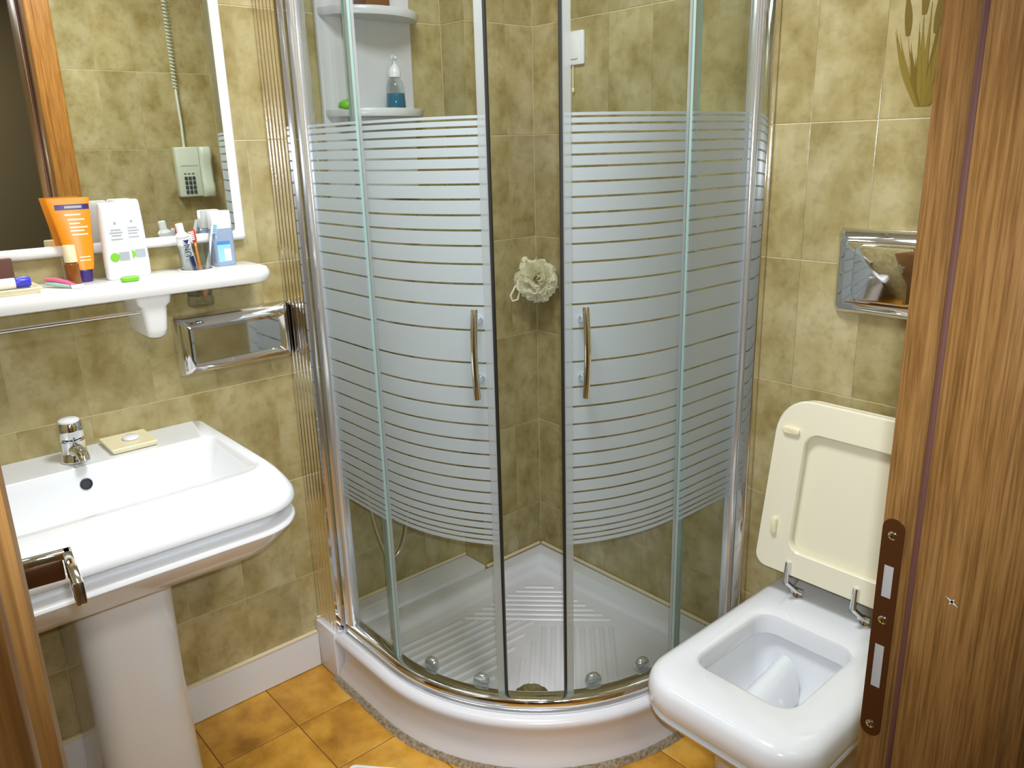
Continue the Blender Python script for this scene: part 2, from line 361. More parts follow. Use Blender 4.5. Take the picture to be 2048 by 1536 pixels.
# strike plate with two latch holes
PX0, PX1, PZ0, PZ1 = 1.5305, 1.5525, 0.838, 1.096
def loop_plate():
    c = []
    x0, x1, z0, z1 = PX0, PX1, PZ0, PZ1; rad = (x1 - x0) / 2 - 0.0005
    return [(x, z) for x, z in rr(x0, x1, z0, z1, rad, rad, rad, rad, 6)]
lp = loop_plate()
sp = MB().loft([[(x, YJ - 0.0001, z) for x, z in lp], [(x, YJ - 0.0016, z) for x, z in lp], [(x + (1.5415 - x) * .04, YJ - 0.002, z) for x, z in lp]])
sp = dpart('strike_plate', sp, M['bronze'], 35)
def subpart(name, mb, m, smooth=None):
    return mb.build(name, m, sp, smooth)
for zc in (1.078, 0.981, 0.852):
    s_ = MB().lathe([(0.0046, 0), (0.0046, 0.0008), (0.0034, 0.0018), (0.0, 0.0021)], (1.5415, YJ - 0.0019, zc), (0, -1, 0), 16, True, False)
    s_.box(1.5385, 1.5445, YJ - 0.0042, YJ - 0.0036, zc - 0.0006, zc + 0.0006).box(1.5409, 1.5421, YJ - 0.0042, YJ - 0.0036, zc - 0.003, zc + 0.003)
    subpart('screw', s_, M['chrome'], 40)
for z0, z1 in ((1.008, 1.044), (0.900, 0.951)):
    subpart('latch_slot', MB().box(1.5365, 1.5465, YJ - 0.0023, YJ - 0.0018, z0, z1), M['slot'])
    subpart('latch_slot', MB().box(1.5367, 1.5372, YJ - 0.0030, YJ - 0.0018, z0, z1), M['bronze'])
# chipped spot on the stop
ch = MB()
for k in range(4):
    a = math.radians(45 + 90 * k + 12); d = Vector((math.cos(a), 0, math.sin(a))); s_ = Vector((-d.z, 0, d.x)) * 0.0013; c = Vector((1.607, YS - 0.0004, 1.036))
    ch.add([c - s_, c + s_, c + d * (0.0075 if k % 2 else 0.0045)], [(0, 1, 2)])
dpart('chip', ch, M['greyp'])

leaf = thing('door_leaf', 'open brown door leaf at far left with square chrome lever handle before the basin', 'door', (1.50, -1.70, 0))
la = math.atan2(0.078, -0.73)
leaf.rotation_euler = (0, 0, la)
# local: +x along the leaf from the hinge, hall-side face at local y = 0 towards -y local (faces +y world)
LW = 0.735
def leafpart(name, mb, m, smooth=None, parent=None): return mb.build(name, m, parent or leaf, smooth)
leafpart('panel', MB().add(*chamfer_box(0.006, LW, 0.0, 0.038, 0.012, 2.13, 0.002, 2)), M['oak'], 35)
# handle
hx = LW - 0.032
hd = leafpart('lever_handle', MB().add(*chamfer_box(hx - 0.017, hx + 0.017, -0.006, 0.0, 0.86, 1.06, 0.002, 2)), M['chrome'], 35)
hz = 0.988
leafpart('neck', MB().add(*chamfer_box(hx - 0.008, hx + 0.006, -0.072, -0.006, hz - 0.018, hz + 0.008, 0.002, 2)), M['bronze'], 35, hd)['label'] = 'square chrome neck of the lever, brown reflection painted on, with grub screw'  # brown colour imitates the dark surroundings mirrored in the chrome neck
leafpart('screw', MB().lathe([(0.003, 0), (0.003, 0.001), (0, 0.0015)], (hx - 0.008, -0.022, hz - 0.004), (-1, 0, 0), 12, True, False), M['chrome'], 40, hd)
lv = MB().add(*chamfer_box(hx - 0.009, hx + 0.007, -0.084, -0.006, hz + 0.0082, hz + 0.018, 0.002, 2))
pts = [(hx + 0.004, -0.054, hz), (hx - 0.03, -0.056, hz), (hx - 0.065, -0.057, hz), (hx - 0.118, -0.058, hz)]
lv.add(*chamfer_box(hx - 0.100, hx + 0.007, -0.0842, -0.0725, hz - 0.012, hz + 0.018, 0.003, 2))
leafpart('lever', lv, M['chrome'], 35, hd)

# ------------------------------------------------------------------ shower tray
tr = thing('shower_tray', 'white quadrant ceramic shower tray with ribbed floor in the corner', 'shower tray', (0.4, -0.4, 0))
def quad_loop(s, R, inset, z, n=24, x0=0.001, y1=-0.001):
    """outline with straight sides at distance s from the corner walls and a quarter arc of radius R"""
    c = s - R; p = [(x0 + inset, y1 - inset, z), (x0 + inset, -(s - inset), z), ]
    r = R - inset
    for k in range(n + 1):
        a = math.radians(-90 + 90 * k / n); p.append((c + r * math.cos(a), -c + r * math.sin(a), z))
    p.append((s - inset, y1 - inset, z)); return p
S, R = 0.81, 0.555
rings = [quad_loop(S, R, 0.0, 0.004), quad_loop(S, R, 0.006, 0.03), quad_loop(S, R, 0.016, 0.060), quad_loop(S, R, 0.018, 0.085), quad_loop(S, R, 0.012, 0.108), quad_loop(S, R, 0.003, 0.122), quad_loop(S, R, 0.0, 0.131), quad_loop(S, R, 0.002, 0.139), quad_loop(S, R, 0.008, 0.145), quad_loop(S, R, 0.02, 0.148), quad_loop(S, R, 0.055, 0.148), quad_loop(S, R, 0.062, 0.146), quad_loop(S, R, 0.075, 0.120), quad_loop(S, R, 0.085, 0.108), quad_loop(S, R, 0.10, 0.103)]
for r_ in rings[:]:
    pass
rel(MB().loft(rings).build('basin', M['tray'], tr, 50))
# anti-slip ribs: three fans like a parquet
def rib(p, q, wd=0.0085, h=0.004):
    p, q = Vector((*p, 0.103)), Vector((*q, 0.103)); d = (q - p).normalized(); s_ = Vector((-d.y, d.x, 0)) * wd; z = Vector((0, 0, h))
    m_ = MB().loft([[p - s_, p - s_ * .5 + z, p + s_ * .5 + z, p + s_], [q - s_, q - s_ * .5 + z, q + s_ * .5 + z, q + s_]])
    return rel(m_.build('rib', M['tray'], tr, 60))
import itertools
def inside(x, y):
    c = S - R
    if not (0.125 < x < S - 0.115 and -(S - 0.115) < y < -0.125): return False
    return not (x > c and y < -c) or math.hypot(x - c, y + c) < R - 0.115
e1 = Vector((0.7071, 0.7071)); e2 = Vector((0.7071, -0.7071))   # e1: across (image right), e2: towards the viewer
def clip_rib(p, q):
    N = 40; best = None; run = []
    for i in range(N + 1):
        t = p + (q - p) * i / N
        if inside(t.x, t.y): run.append(t)
        else:
            if best is None or len(run) > len(best): best = run
            run = []
    if best is None or len(run) > len(best): best = run
    if best and len(best) > 3: rib(best[0], best[-1])
for k in range(8):      # top fan: lines across the view
    p0 = e2 * (0.225 + 0.026 * k); clip_rib(p0 - e1 * (0.05 + 0.024 * k), p0 + e1 * (0.05 + 0.024 * k))
o_ = e2 * 0.43
xc, yc = o_.x - 0.015, o_.y + 0.005
for k in range(-6, 5):  # left fan, parallel to the left wall
    d_ = 0.030 * k; y0_ = yc + d_ if k <= 0 else yc - 2.1 * d_
    clip_rib(Vector((xc + d_, y0_ - 0.012)), Vector((xc + d_ - 0.015, -0.80)))
for k in range(-3, 8):  # right fan, towards the viewer
    b_ = o_ + e2 * (0.02 if k >= 0 else 0.02 - 0.078 * k) + e1 * (0.022 + 0.028 * k); clip_rib(b_, b_ + e2 * 0.30)
# filler ledge between tray and recessed wall
fl_led = MB().add(*chamfer_box(XL + 0.0006, -0.0002, -0.812, JOG - 0.001, 0.002, 0.152, 0.003, 2))
led = rel(fl_led.build('side_ledge', M['tray'], tr, 35))
rel(MB().add(*chamfer_box(XL + 0.0006, XL + 0.010, -0.809, JOG - 0.001, 0.1525, 0.160, 0.003, 2)).build('sealant', M['caulk'], tr, 35))
rel(MB().add(*chamfer_box(0.0015, 0.011, JOG, -0.012, 0.1465, 0.156, 0.003, 2)).build('sealant', M['caulk'], tr, 35))
rel(MB().add(*chamfer_box(0.0115, S - 0.01, -0.011, -0.0012, 0.1465, 0.156, 0.003, 2)).build('sealant', M['caulk'], tr, 35))
def edge_strip(z0, z1, r_in, r_out, m, name, a0=-100):
    pass
ml = MB(); la_ = quad_loop(S, R, -0.014, 0.0005); lb_ = quad_loop(S, R, -0.004, 0.014); lc_ = quad_loop(S, R, 0.004, 0.012)
k0 = 1
ml.loft([[la_[i], lb_[i], lc_[i], (lc_[i][0], lc_[i][1], 0.0005)] for i in range(1, len(la_))])
rel(ml.build('mortar_bead', M['mortar'], tr, 60))['label'] = 'rough grey grout line where the tray meets the floor'
rel(MB().lathe([(0.045, 0), (0.045, 0.003), (0.03, 0.006), (0, 0.007)], (0.535, -0.54, 0.1035), (0, 0, 1), 24, True, False).build('drain_cover', M['chrome'], tr, 40))

# ------------------------------------------------------------------ shower enclosure
en = thing('shower_enclosure', 'curved glass shower enclosure with frosted stripes and two sliding doors', 'shower enclosure', (0.25, -0.25, 0.149))
def ep(name, mb, m, smooth=None, parent=None):
    o = mb.build(name, m, parent or en, smooth)
    if not parent: o.matrix_parent_inverse = Matrix.Translation(-en.location)
    return o
CX, CY = 0.25, -0.25; ZG0, ZG1 = 0.172, 2.02
def path(kind):
    """list of (x, y, nx, ny) along a panel"""
    if kind == 'fixed_left': return [(0.040 + (0.252 - 0.040) * i / 4, CY - 0.508, 0, -1) for i in range(5)]
    if kind == 'fixed_right': return [(CX + 0.508, -0.248 + (0.248 - 0.03) * i / 4, 1, 0) for i in range(5)]
    a0, a1 = (-95.5, -52.6) if kind == 'door_left' else (-34.5, 5.5)
    n = 28; out = []
    for i in range(n + 1):
        a = math.radians(a0 + (a1 - a0) * i / n); rr_ = 0.493; x, y = CX + rr_ * math.cos(a), CY + rr_ * math.sin(a); nx, ny = math.cos(a), math.sin(a)
        out.append((x, y, nx, ny))
    return out
def wallstrip(P, z0, z1, t0, t1):
    """solid strip following path between offsets t0..t1 along the normal"""
    return MB().loft([[(x + nx * t0, y + ny * t0, z0), (x + nx * t1, y + ny * t1, z0), (x + nx * t1, y + ny * t1, z1), (x + nx * t0, y + ny * t0, z1)] for x, y, nx, ny in P])
zb = [1.531, 1.521, 1.507, 1.490, 1.470, 1.448, 1.425, 1.395, 1.365, 1.333, 1.302, 1.270, 1.232, 1.190, 1.143, 1.090, 1.017, 0.960, 0.915, 0.874, 0.837, 0.804, 0.771, 0.740, 0.711, 0.683, 0.658, 0.637, 0.619, 0.604, 0.591, 0.578]
def arc_pts(a0, a1, r_, n):
    return [(CX + r_ * math.cos(math.radians(a0 + (a1 - a0) * i / n)), CY + r_ * math.sin(math.radians(a0 + (a1 - a0) * i / n)), math.cos(math.radians(a0 + (a1 - a0) * i / n)), math.sin(math.radians(a0 + (a1 - a0) * i / n))) for i in range(n + 1)]
for kind in ('fixed_left', 'fixed_right', 'door_left', 'door_right'):
    P = path(kind); isdoor = kind.startswith('door'); nm = 'sliding_door' if isdoor else 'fixed_panel'
    g = ep(nm, wallstrip(P, ZG0, ZG1, -0.003, 0.003), M['glass'], 30)
    g['label'] = {'fixed_left': 'flat fixed glass panel beside the basin', 'fixed_right': 'flat fixed glass panel beside the toilet', 'door_left': 'curved left sliding glass door', 'door_right': 'curved right sliding glass door'}[kind]
    for a, b in zip(zb[:-1], zb[1:]):
        ep('frosted_stripe', wallstrip(P, b + 0.0022, a - 0.0022, 0.0032, 0.0040), M['frost'], 30, g)
    # green cut edges
    for q in (P[0], P[-1]):
        x, y, nx, ny = q; tx, ty = -ny, nx; e = -1 if q is P[0] else 1
        vis = (kind == 'fixed_left' and q is P[-1]) or (kind == 'fixed_right' and q is P[0]) or isdoor
        if vis: ep('glass_edge', MB().loft([[(x + nx * t + tx * e * s_, y + ny * t + ty * e * s_, z) for t, s_ in ((-.0032, .0003), (.0032, .0003), (.0032, .0013), (-.0032, .0013))] for z in (ZG0, ZG1)]), M['glassedge'], None, g)
    if isdoor:
        if kind == 'door_left': sa, sb, e = -54.3, -52.3, 1
        else: sa, sb, e = -32.8, -34.8, -1
        ep('edge_seal', wallstrip(arc_pts(sa, sb, 0.493, 4), ZG0, ZG1, -0.006, 0.0065), M['sealclear'], 30, g)
        ep('magnet_strip', wallstrip(arc_pts(sb, sb + e * 0.55, 0.493, 2), ZG0, ZG1, -0.008, 0.008), M['black'], 30, g)
        ha = -55.9 if kind == 'door_left' else -30.2
        d = Vector((math.cos(math.radians(ha)), math.sin(math.radians(ha)), 0)); c0 = Vector((CX, CY, 0)) + d * 0.4965
        hp = MB(); n = 12
        pts = []
        for i in range(n + 1):
            t = i / n; pts.append(c0 + d * (0.030 + 0.012 * math.sin(math.pi * t)) + Vector((0, 0, 0.945 + 0.196 * t)))
        hp.tube(pts, 0.0075, 12)
        h_ = ep('handle', hp, M['chrome'], 50, g); h_['label'] = 'bowed chrome grip bar'
        for zc in (1.112, 0.982):
            ep('knob', MB().lathe([(0.010, 0.0), (0.0105, 0.004), (0.008, 0.008), (0.006, 0.014), (0.006, 0.036)], c0 + Vector((0, 0, zc)), d, 16), M['chrome'], 40, g)
        for ra in ((-60.4, -78.8) if kind == 'door_left' else (-25.9, -8.3)):
            d = Vector((math.cos(math.radians(ra)), math.sin(math.radians(ra)), 0))
            ep('roller', MB().lathe([(0.020, -0.008), (0.022, -0.005), (0.022, 0.003), (0.019, 0.007), (0.008, 0.008)], Vector((CX, CY, 0.181)) + d * 0.485 - d * 0.014, d, 20), M['satin'], 40, g)
    else:
        q = P[-1] if kind == 'fixed_left' else P[0]
        x, y, nx, ny = q; tx, ty = -ny, nx; e = 1 if kind == 'fixed_left' else -1
        ep('edge_seal', MB().loft([[(x + nx * t + tx * e * s_, y + ny * t + ty * e * s_, z) for t, s_ in ((-.011, -.024), (-.004, -.024), (-.004, .003), (-.011, .003))] for z in (ZG0, ZG1)]), M['sealclear'], None, g)
# curved rails (bottom and top)
def rail(z0, z1, ra, rb):
    P = [(0.02 + 0.23 * i / 4, CY - 0.5, 0, -1) for i in range(4)] + arc_pts(-90, 0, 0.5, 36) + [(CX + 0.5, CY + 0.225 * i / 4, 1, 0) for i in range(1, 5)]
    prof = []
    zc, hz_, rc, hr = (z0 + z1) / 2, (z1 - z0) / 2, (ra + rb) / 2, (rb - ra) / 2
    for k in range(16):
        a = 2 * math.pi * k / 16; c_, s_ = math.cos(a), math.sin(a)
        prof.append((rc + hr * math.copysign(abs(c_) ** 0.6, c_), zc + hz_ * math.copysign(abs(s_) ** 0.6, s_)))
    return MB().loft([[(x + nx * t, y + ny * t, z) for t, z in prof] for x, y, nx, ny in P])
ep('bottom_rail', rail(0.1490, 0.1835, -0.014, 0.031), M['chrome'], 50)
ep('rail_flange', wallstrip([(0.02 + 0.23 * i / 4, CY - 0.5, 0, -1) for i in range(4)] + arc_pts(-90, 0, 0.5, 36) + [(CX + 0.5, CY + 0.225 * i / 4, 1, 0) for i in range(1, 5)], 0.1492, 0.1545, 0.022, 0.036), M['satin'], 30)
ep('top_rail', rail(2.02, 2.06, -0.014, 0.026), M['chrome'], 50)
# wall profiles
ep('frame_post', MB().add(*chamfer_box(0.004, 0.046, -0.778, -0.742, 0.153, 2.05, 0.012, 5)), M['satin'], 35)
ep('frame_post', MB().add(*chamfer_box(0.742, 0.776, -0.034, -0.001, 0.153, 2.05, 0.011, 5)), M['satin'], 35)
ep('wall_channel', MB().add(*chamfer_box(0.7765, 0.806, -0.024, -0.001, 0.153, 2.05, 0.003, 3)), M['alu'], 35)
# fluted chrome extension profile closing the gap to the recessed wall
pf = []; xs0, xs1 = XL + 0.001, 0.0035; nf = 6
for i in range(nf):
    a = xs0 + (xs1 - xs0) * i / nf; b_ = (xs1 - xs0) / nf
    pf += [(a, -0.800), (a + b_ * 0.08, -0.8012), (a + b_ * 0.5, -0.8014), (a + b_ * 0.90, -0.8012), (a + b_ * 0.96, -0.7995)]
pf = pf + [(xs1, -0.800), (xs1, -0.779), (xs0, -0.779)]
fx = ep('extension_profile', MB().loft([[(x, y, z) for x, y in pf] for z in (0.153, 2.05)]), M['alu'], 50); fx['label'] = 'fluted polished aluminium filler profile'

# ------------------------------------------------------------------ shower unit, bottle, hose, switch, sponge
su = thing('shower_shelf_unit', 'white wall unit with two curved shelves inside the shower', 'shelf unit', (XL, -0.5, 1.3))
def sup(name, mb, m, smooth=None): return rel(mb.build(name, m, su, smooth))
sup('back_panel', MB().add(*chamfer_box(XL + 0.0008, XL + 0.018, -0.645, -0.362, 1.335, 2.15, 0.006, 3)), M['panel'], 35)
for zz in (1.566, 1.806):
    lp = [(XL + 0.0185, -0.640), *[(XL + 0.0185 + 0.105 * math.sin(math.radians(180 * k / 16)) ** 0.55, -0.6425 + 0.295 * (k / 16)) for k in range(1, 16)], (XL + 0.0185, -0.345)]
    cxy = (sum(p[0] for p in lp) / len(lp), sum(p[1] for p in lp) / len(lp))
    ins = [(cxy[0] + (x - cxy[0]) * .96, cxy[1] + (y - cxy[1]) * .97) for x, y in lp]
    sup('shelf', MB().loft([[(x, y, zz - 0.014) for x, y in ins], [(x, y, zz - 0.010) for x, y in lp], [(x, y, zz + 0.004) for x, y in lp], [(x, y, zz + 0.006) for x, y in ins], [(x, y, zz) for x, y in [(cxy[0] + (x - cxy[0]) * .93, cxy[1] + (y - cxy[1]) * .95) for x, y in lp]]]), M['panel'], 40)
pb = thing('pump_bottle', 'clear pump bottle half full of blue soap on the lower shower shelf', 'bottle', (XL + 0.06, -0.452, 1.5665))
px, py, pz = XL + 0.06, -0.452, 1.5668
def pbp(name, mb, m, smooth=40): return rel(mb.build(name, m, pb, smooth))
pbp('body', MB().lathe([(0.024, 0), (0.0265, 0.004), (0.0255, 0.03), (0.023, 0.06), (0.019, 0.075), (0.011, 0.084)], (px, py, pz), n=28), M['pumpglass'])
pbp('liquid', MB().lathe([(0.0228, 0.002), (0.0250, 0.005), (0.0240, 0.03), (0.0230, 0.044)], (px, py, pz), n=28), M['blueliquid'])
pbp('collar', MB().lathe([(0.0165, 0.0845), (0.0175, 0.094), (0.016, 0.102), (0.0105, 0.112), (0.006, 0.118)], (px, py, pz), n=24), M['white'])
pbp('nozzle', MB().lathe([(0.0045, 0.1185), (0.0045, 0.128), (0.010, 0.129), (0.0105, 0.136), (0.004, 0.138)], (px, py, pz), n=16).tube([(px, py, pz + 0.134), (px + 0.012, py - 0.012, pz + 0.134), (px + 0.02, py - 0.02, pz + 0.128)], [0.005, 0.0045, 0.003], 8), M['white'])
gs = MB(); 
for_s = [(0.004, 0), (0.020, 0.002), (0.026, 0.010), (0.023, 0.020), (0.012, 0.026), (0.0, 0.028)]
gsb = gs.lathe(for_s, (XL + 0.060, -0.598, 1.5668), n=20, cap1=False).build('green_soap', M['green'], None, 60)
tag(gsb, 'green rounded soap bar on the lower shower shelf, left of the pump bottle', 'soap')
bx = rbox('brown_box', XL + 0.035, XL + 0.095, -0.545, -0.475, 1.8065, 1.90, 0.003, M['brownbox'])
tag(bx, 'brown box on the upper shower shelf, cut by the top edge', 'box')
# hose hanging in a U below the mixer
mx = thing('shower_mixer', 'chrome shower mixer on the left shower wall with hanging metal hose', 'shower mixer', (XL, -0.55, 0.9))
def mxp(name, mb, m, smooth=50): return rel(mb.build(name, m, mx, smooth))
mxp('body', MB().tube([(XL + 0.05, -0.62, 1.0), (XL + 0.05, -0.46, 1.0)], 0.022, 16).tube([(XL + 0.001, -0.60, 1.0), (XL + 0.045, -0.60, 1.0)], 0.014, 12).tube([(XL + 0.001, -0.48, 1.0), (XL + 0.045, -0.48, 1.0)], 0.014, 12), M['chrome'])
mxp('lever', MB().tube([(XL + 0.055, -0.54, 1.02), (XL + 0.10, -0.54, 1.05)], [0.012, 0.008], 10), M['chrome'])
hp = []
for k in range(41):
    t = k / 40; yy = -0.665 + 0.245 * t; zz = 0.278 + 3.2 * abs(t - 0.42) ** 2.3 * (1.35 if t < 0.42 else 1.0)
    hp.append((XL + 0.04 + 0.012 * math.sin(3 * t), yy, zz))
hp[0] = (XL + 0.05, -0.672, 0.86)
mxp('hose', MB().tube([(XL + 0.05, -0.62, 0.985), (XL + 0.05, -0.65, 0.95)] + hp + [(XL + 0.045, -0.40, 1.30)], 0.0062, 10), M['hose'])
sw = thing('pull_cord_switch', 'white wall switch with a short pull cord on the shower back wall', 'switch', (0.18, 0, 1.68))
rel(rbox('plate', 0.138, 0.214, -0.011, -0.0006, 1.680, 1.768, 0.004, M['white'], sw))
rel(rbox('rocker', 0.162, 0.196, -0.0155, -0.0112, 1.695, 1.753, 0.002, M['whitep'], sw))
rel(MB().tube([(0.1755, -0.010, 1.679), (0.1755, -0.010, 1.62)], 0.0016, 8).lathe([(0.0016, 0), (0.004, -0.004), (0.003, -0.012)], (0.1755, -0.010, 1.622), n=10).build('pull_cord', M['cream'], sw, 50))
# sponge
sg = thing('bath_puff', 'cream mesh bath puff hanging in the shower corner', 'sponge', (0.066, -0.062, 1.08))
random.seed(11); pm = MB(); SC = Vector((0.066, -0.062, 1.078))
for k in range(64):
    zc = random.uniform(-1, 1); a = random.uniform(0, 2 * math.pi); q = math.sqrt(1 - zc * zc); nrm = Vector((q * math.cos(a), q * math.sin(a), zc))
    t = nrm.orthogonal().normalized(); b_ = nrm.cross(t); ph = random.uniform(0, 6.28); fr = random.choice((3, 4, 5)); Rr = random.uniform(0.046, 0.066)
    rings = []
    for j, f_ in enumerate((0.12, 0.5, 0.8, 1.0)):
        rings.append([SC + nrm * (0.004 + 0.030 * f_ ** 1.5 + 0.016 * f_ * f_ * math.sin(fr * 2 * math.pi * i / 20 + ph)) + (t * math.cos(2 * math.pi * i / 20) + b_ * math.sin(2 * math.pi * i / 20)) * Rr * f_ * (0.72 + 0.18 * math.sin(fr * 2 * math.pi * i / 20 + ph * 2)) for i in range(20)])
    pm.loft(rings, False, False)
pm = [v for v in pm.v], pm.f
for v in pm[0]:
    v.x = max(v.x, 0.004); v.y = min(v.y, -0.004)
o = rel(link('netting', pm[0], pm[1], M['loofah'], sg, 80)); o['kind'] = 'stuff'
rel(MB().tube([SC + Vector((-.02, -.03, 0.0)), SC + Vector((-.035, -.055, -.018)), SC + Vector((-.043, -.068, -.045)), SC + Vector((-.040, -.064, -.062)), SC + Vector((-.03, -.05, -.058)), SC + Vector((-.028, -.045, -.036))], 0.0035, 8).build('cord_loop', M['cream'], sg, 60))
rel(MB().lathe([(0.012, 0), (0.012, 0.006), (0.004, 0.010), (0.004, 0.03)], (0.0006, -0.05, 1.13), (1, 0, 0), 14).build('hook', M['cream'], sg, 40))

# ------------------------------------------------------------------ toilet
wc = thing('toilet', 'white square ceramic toilet with raised ivory seat beside the shower', 'toilet', (1.10, -0.30, 0))
def wcp(name, mb, m, smooth=40): return rel(mb.build(name, m, wc, smooth))
TC = 1.10
def tring(hw, yf, yb, rf, rb, z, cx=TC): return [(x, y, z) for x, y in rr(cx - hw, cx + hw, yf, yb, rf, rf, rb, rb, 8)]
YB = -0.0015
rings = [tring(.128, -.40, YB, .06, .02, 0.0), tring(.128, -.405, YB, .06, .02, 0.15), tring(.140, -.44, YB, .07, .02, 0.20), tring(.160, -.50, YB, .08, .02, 0.25), tring(.180, -.555, YB, .085, .02, 0.292), tring(.189, -.578, YB, .088, .02, 0.312), tring(.191, -.582, YB, .088, .02, 0.320), tring(.189, -.580, YB, .088, .02, 0.325), tring(.178, -.568, YB, .08, .02, 0.327), tring(.178, -.568, YB, .08, .02, 0.335),
    tring(.192, -.583, YB, .09, .02, 0.336), tring(.196, -.588, YB, .092, .02, 0.345), tring(.196, -.588, YB, .092, .02, 0.365), tring(.193, -.585, YB, .09, .02, 0.383), tring(.186, -.577, YB, .085, .02, 0.395), tring(.174, -.565, YB, .078, .02, 0.4005), tring(.160, -.55, YB, .07, .02, 0.402),
    tring(.122, -.475, -.178, .045, .045, 0.4015, 1.085), tring(.116, -.468, -.185, .042, .042, 0.398, 1.085), tring(.113, -.464, -.188, .04, .04, 0.39, 1.085), tring(.112, -.463, -.189, .04, .04, 0.352, 1.085), tring(.116, -.467, -.182, .04, .04, 0.347, 1.085), tring(.122, -.475, -.172, .045, .045, 0.342, 1.085), tring(.118, -.465, -.178, .045, .045, 0.30, 1.085), tring(.100, -.43, -.19, .05, .05, 0.25, 1.085), tring(.070, -.36, -.205, .05, .05, 0.215, 1.085), tring(.045, -.30, -.215, .04, .04, 0.20, 1.085)]
wcp('bowl', MB().loft(rings), M['ceramic'], 42)
# sloping ridge of the flush channel inside the bowl
rg = []
for i in range(9):
    t = i / 8; y = -0.20 - 0.22 * t; zt = 0.318 - 0.070 * t ; x = 1.045 - 0.012 * t; ww = 0.022 + 0.010 * t
    rg.append([(x - ww * 2.2, y, 0.215), (x - ww * 1.2, y, zt - 0.025), (x - ww * .5, y, zt - 0.003), (x, y, zt), (x + ww * .5, y, zt - 0.004), (x + ww, y, zt - 0.020), (x + ww * 1.6, y, zt - 0.055), (x + ww * 1.8, y, 0.215)])
wcp('flush_ridge', MB().loft(rg), M['ceramic'], 60)
# seat and lid: built in a local frame, x across, h up, d towards the viewer
tilt = math.radians(6.5)
def seat_pt(x, h, d): return (x, -0.098 + h * math.sin(tilt) - d * math.cos(tilt), 0.468 + h * math.cos(tilt) + d * math.sin(tilt))
SX0, SX1, SH = 0.893, 1.299, 0.425
def lidloop(ins, h0, h1, rt, rb, cxs=0.0): return rr(SX0 + ins, SX1 - ins, h0, h1, rb, rb, rt, rt, 8)
def taper(p):
    x, h = p; k = 1 - 0.07 * h / SH; return ((x - 1.096) * k + 1.096, h)
def ringpts(loop, d): return [seat_pt(*taper(p), d) for p in loop]
out = lidloop(0, 0, SH, .085, .03); hole = rr(SX0 + .083, SX1 - .083, .062, .350, .03, .03, .035, .035, 8)
def off(loop, k): 
    cx_ = sum(p[0] for p in loop) / len(loop); cy_ = sum(p[1] for p in loop) / len(loop)
    return [(cx_ + (x - cx_) * k, cy_ + (y - cy_) * k) for x, y in loop]
seat = MB().loft([ringpts(off(out, .985), 0.0), ringpts(out, 0.004), ringpts(out, 0.014), ringpts(off(out, .985), 0.018), ringpts(off(hole, 1.02), 0.018), ringpts(hole, 0.015), ringpts(hole, 0.003), ringpts(off(hole, 1.02), 0.0)], closed=True)
wcp('seat', seat, M['ivory'], 40)
lid = MB().loft([ringpts(off(out, .97), -0.022), ringpts(off(out, .995), -0.018), ringpts(off(out, .995), -0.006), ringpts(off(out, .98), -0.002)])
wcp('lid', lid, M['ivory'], 40)
for x, h, lx, lh in ((0.947, .349, .021, .007), (0.936, .112, .007, .021), (1.245, .349, .021, .007), (1.256, .112, .007, .021)):
    lpb = rr(x - lx, x + lx, h - lh, h + lh, .006, .006, .006, .006, 4)
    wcp('bumper', MB().loft([[seat_pt(a, b, 0.0182) for a, b in lpb], [seat_pt(a, b, 0.026) for a, b in lpb], [seat_pt(a, b, 0.028) for a, b in off(lpb, .85)]]), M['cream'], 40)
for hx_ in (0.985, 1.150):
    p0 = Vector(seat_pt(hx_, 0.035, 0.022)); p1 = Vector(seat_pt(hx_, -0.015, 0.022)); p2 = Vector((hx_ + 0.012, -0.082, 0.415))
    hb = MB().tube([p0, p1], 0.0072, 10).tube([p1, p2], [0.0065, 0.0065], 10).lathe([(0.013, 0), (0.013, 0.005), (0.010, 0.010), (0.007, 0.018)], (p2.x, p2.y, 0.4025), n=16).tube([p2 + Vector((-.014, 0, .004)), p2 + Vector((.014, 0, .004))], 0.008, 10)
    wcp('hinge', hb, M['chrome'], 40)

# flush plate and paper holder: pillow shaped chrome covers
def pillow(o, u, v, n, wd, ht, bev, dep, rad, mb=None, inner=None):
    """rounded box cover standing off a wall; o = lower corner"""
    o, u, v, n = map(Vector, (o, u, v, n)); mb = mb or MB()
    def lp(i, d, r_): return [o + u * a + v * b + n * d for a, b in rr(i, wd - i, i, ht - i, r_, r_, r_, r_, 6)]
    L = [lp(0, 0.0006, rad), lp(0, 0.006, rad), lp(bev * .12, dep * .45, rad), lp(bev * .55, dep * .85, rad * .8), lp(bev * .9, dep * .97, rad * .7), lp(bev, dep, rad * .6)]
    if inner: L += [lp(bev + 0.003, dep - inner * .3, rad * .5), lp(bev + 0.010, dep - inner, rad * .4)]
    return mb.loft(L)
fp = thing('flush_plate', 'polished chrome flush plate on the wall above the toilet', 'flush plate', (1.10, 0, 1.095))
rel(pillow((0.985, 0, 1.094), (1, 0, 0), (0, 0, 1), (0, -1, 0), 0.235, 0.187, 0.030, 0.034, 0.014).build('cover', M['chrome'], fp, 40))
lo = rr(1.035, 1.170, 1.128, 1.250, .02, .02, .02, .02, 6)
rel(MB().loft([[(x, -0.0342, z) for x, z in lo], [(x, -0.0385, z) for x, z in off(lo, .98)], [(x, -0.040, z) for x, z in off(lo, .93)]]).build('push_button', M['chrome'], fp, 40))
ph = thing('paper_holder', 'chrome recessed toilet paper holder on the left wall below the shelf', 'paper holder', (XL, -0.945, 0.955))
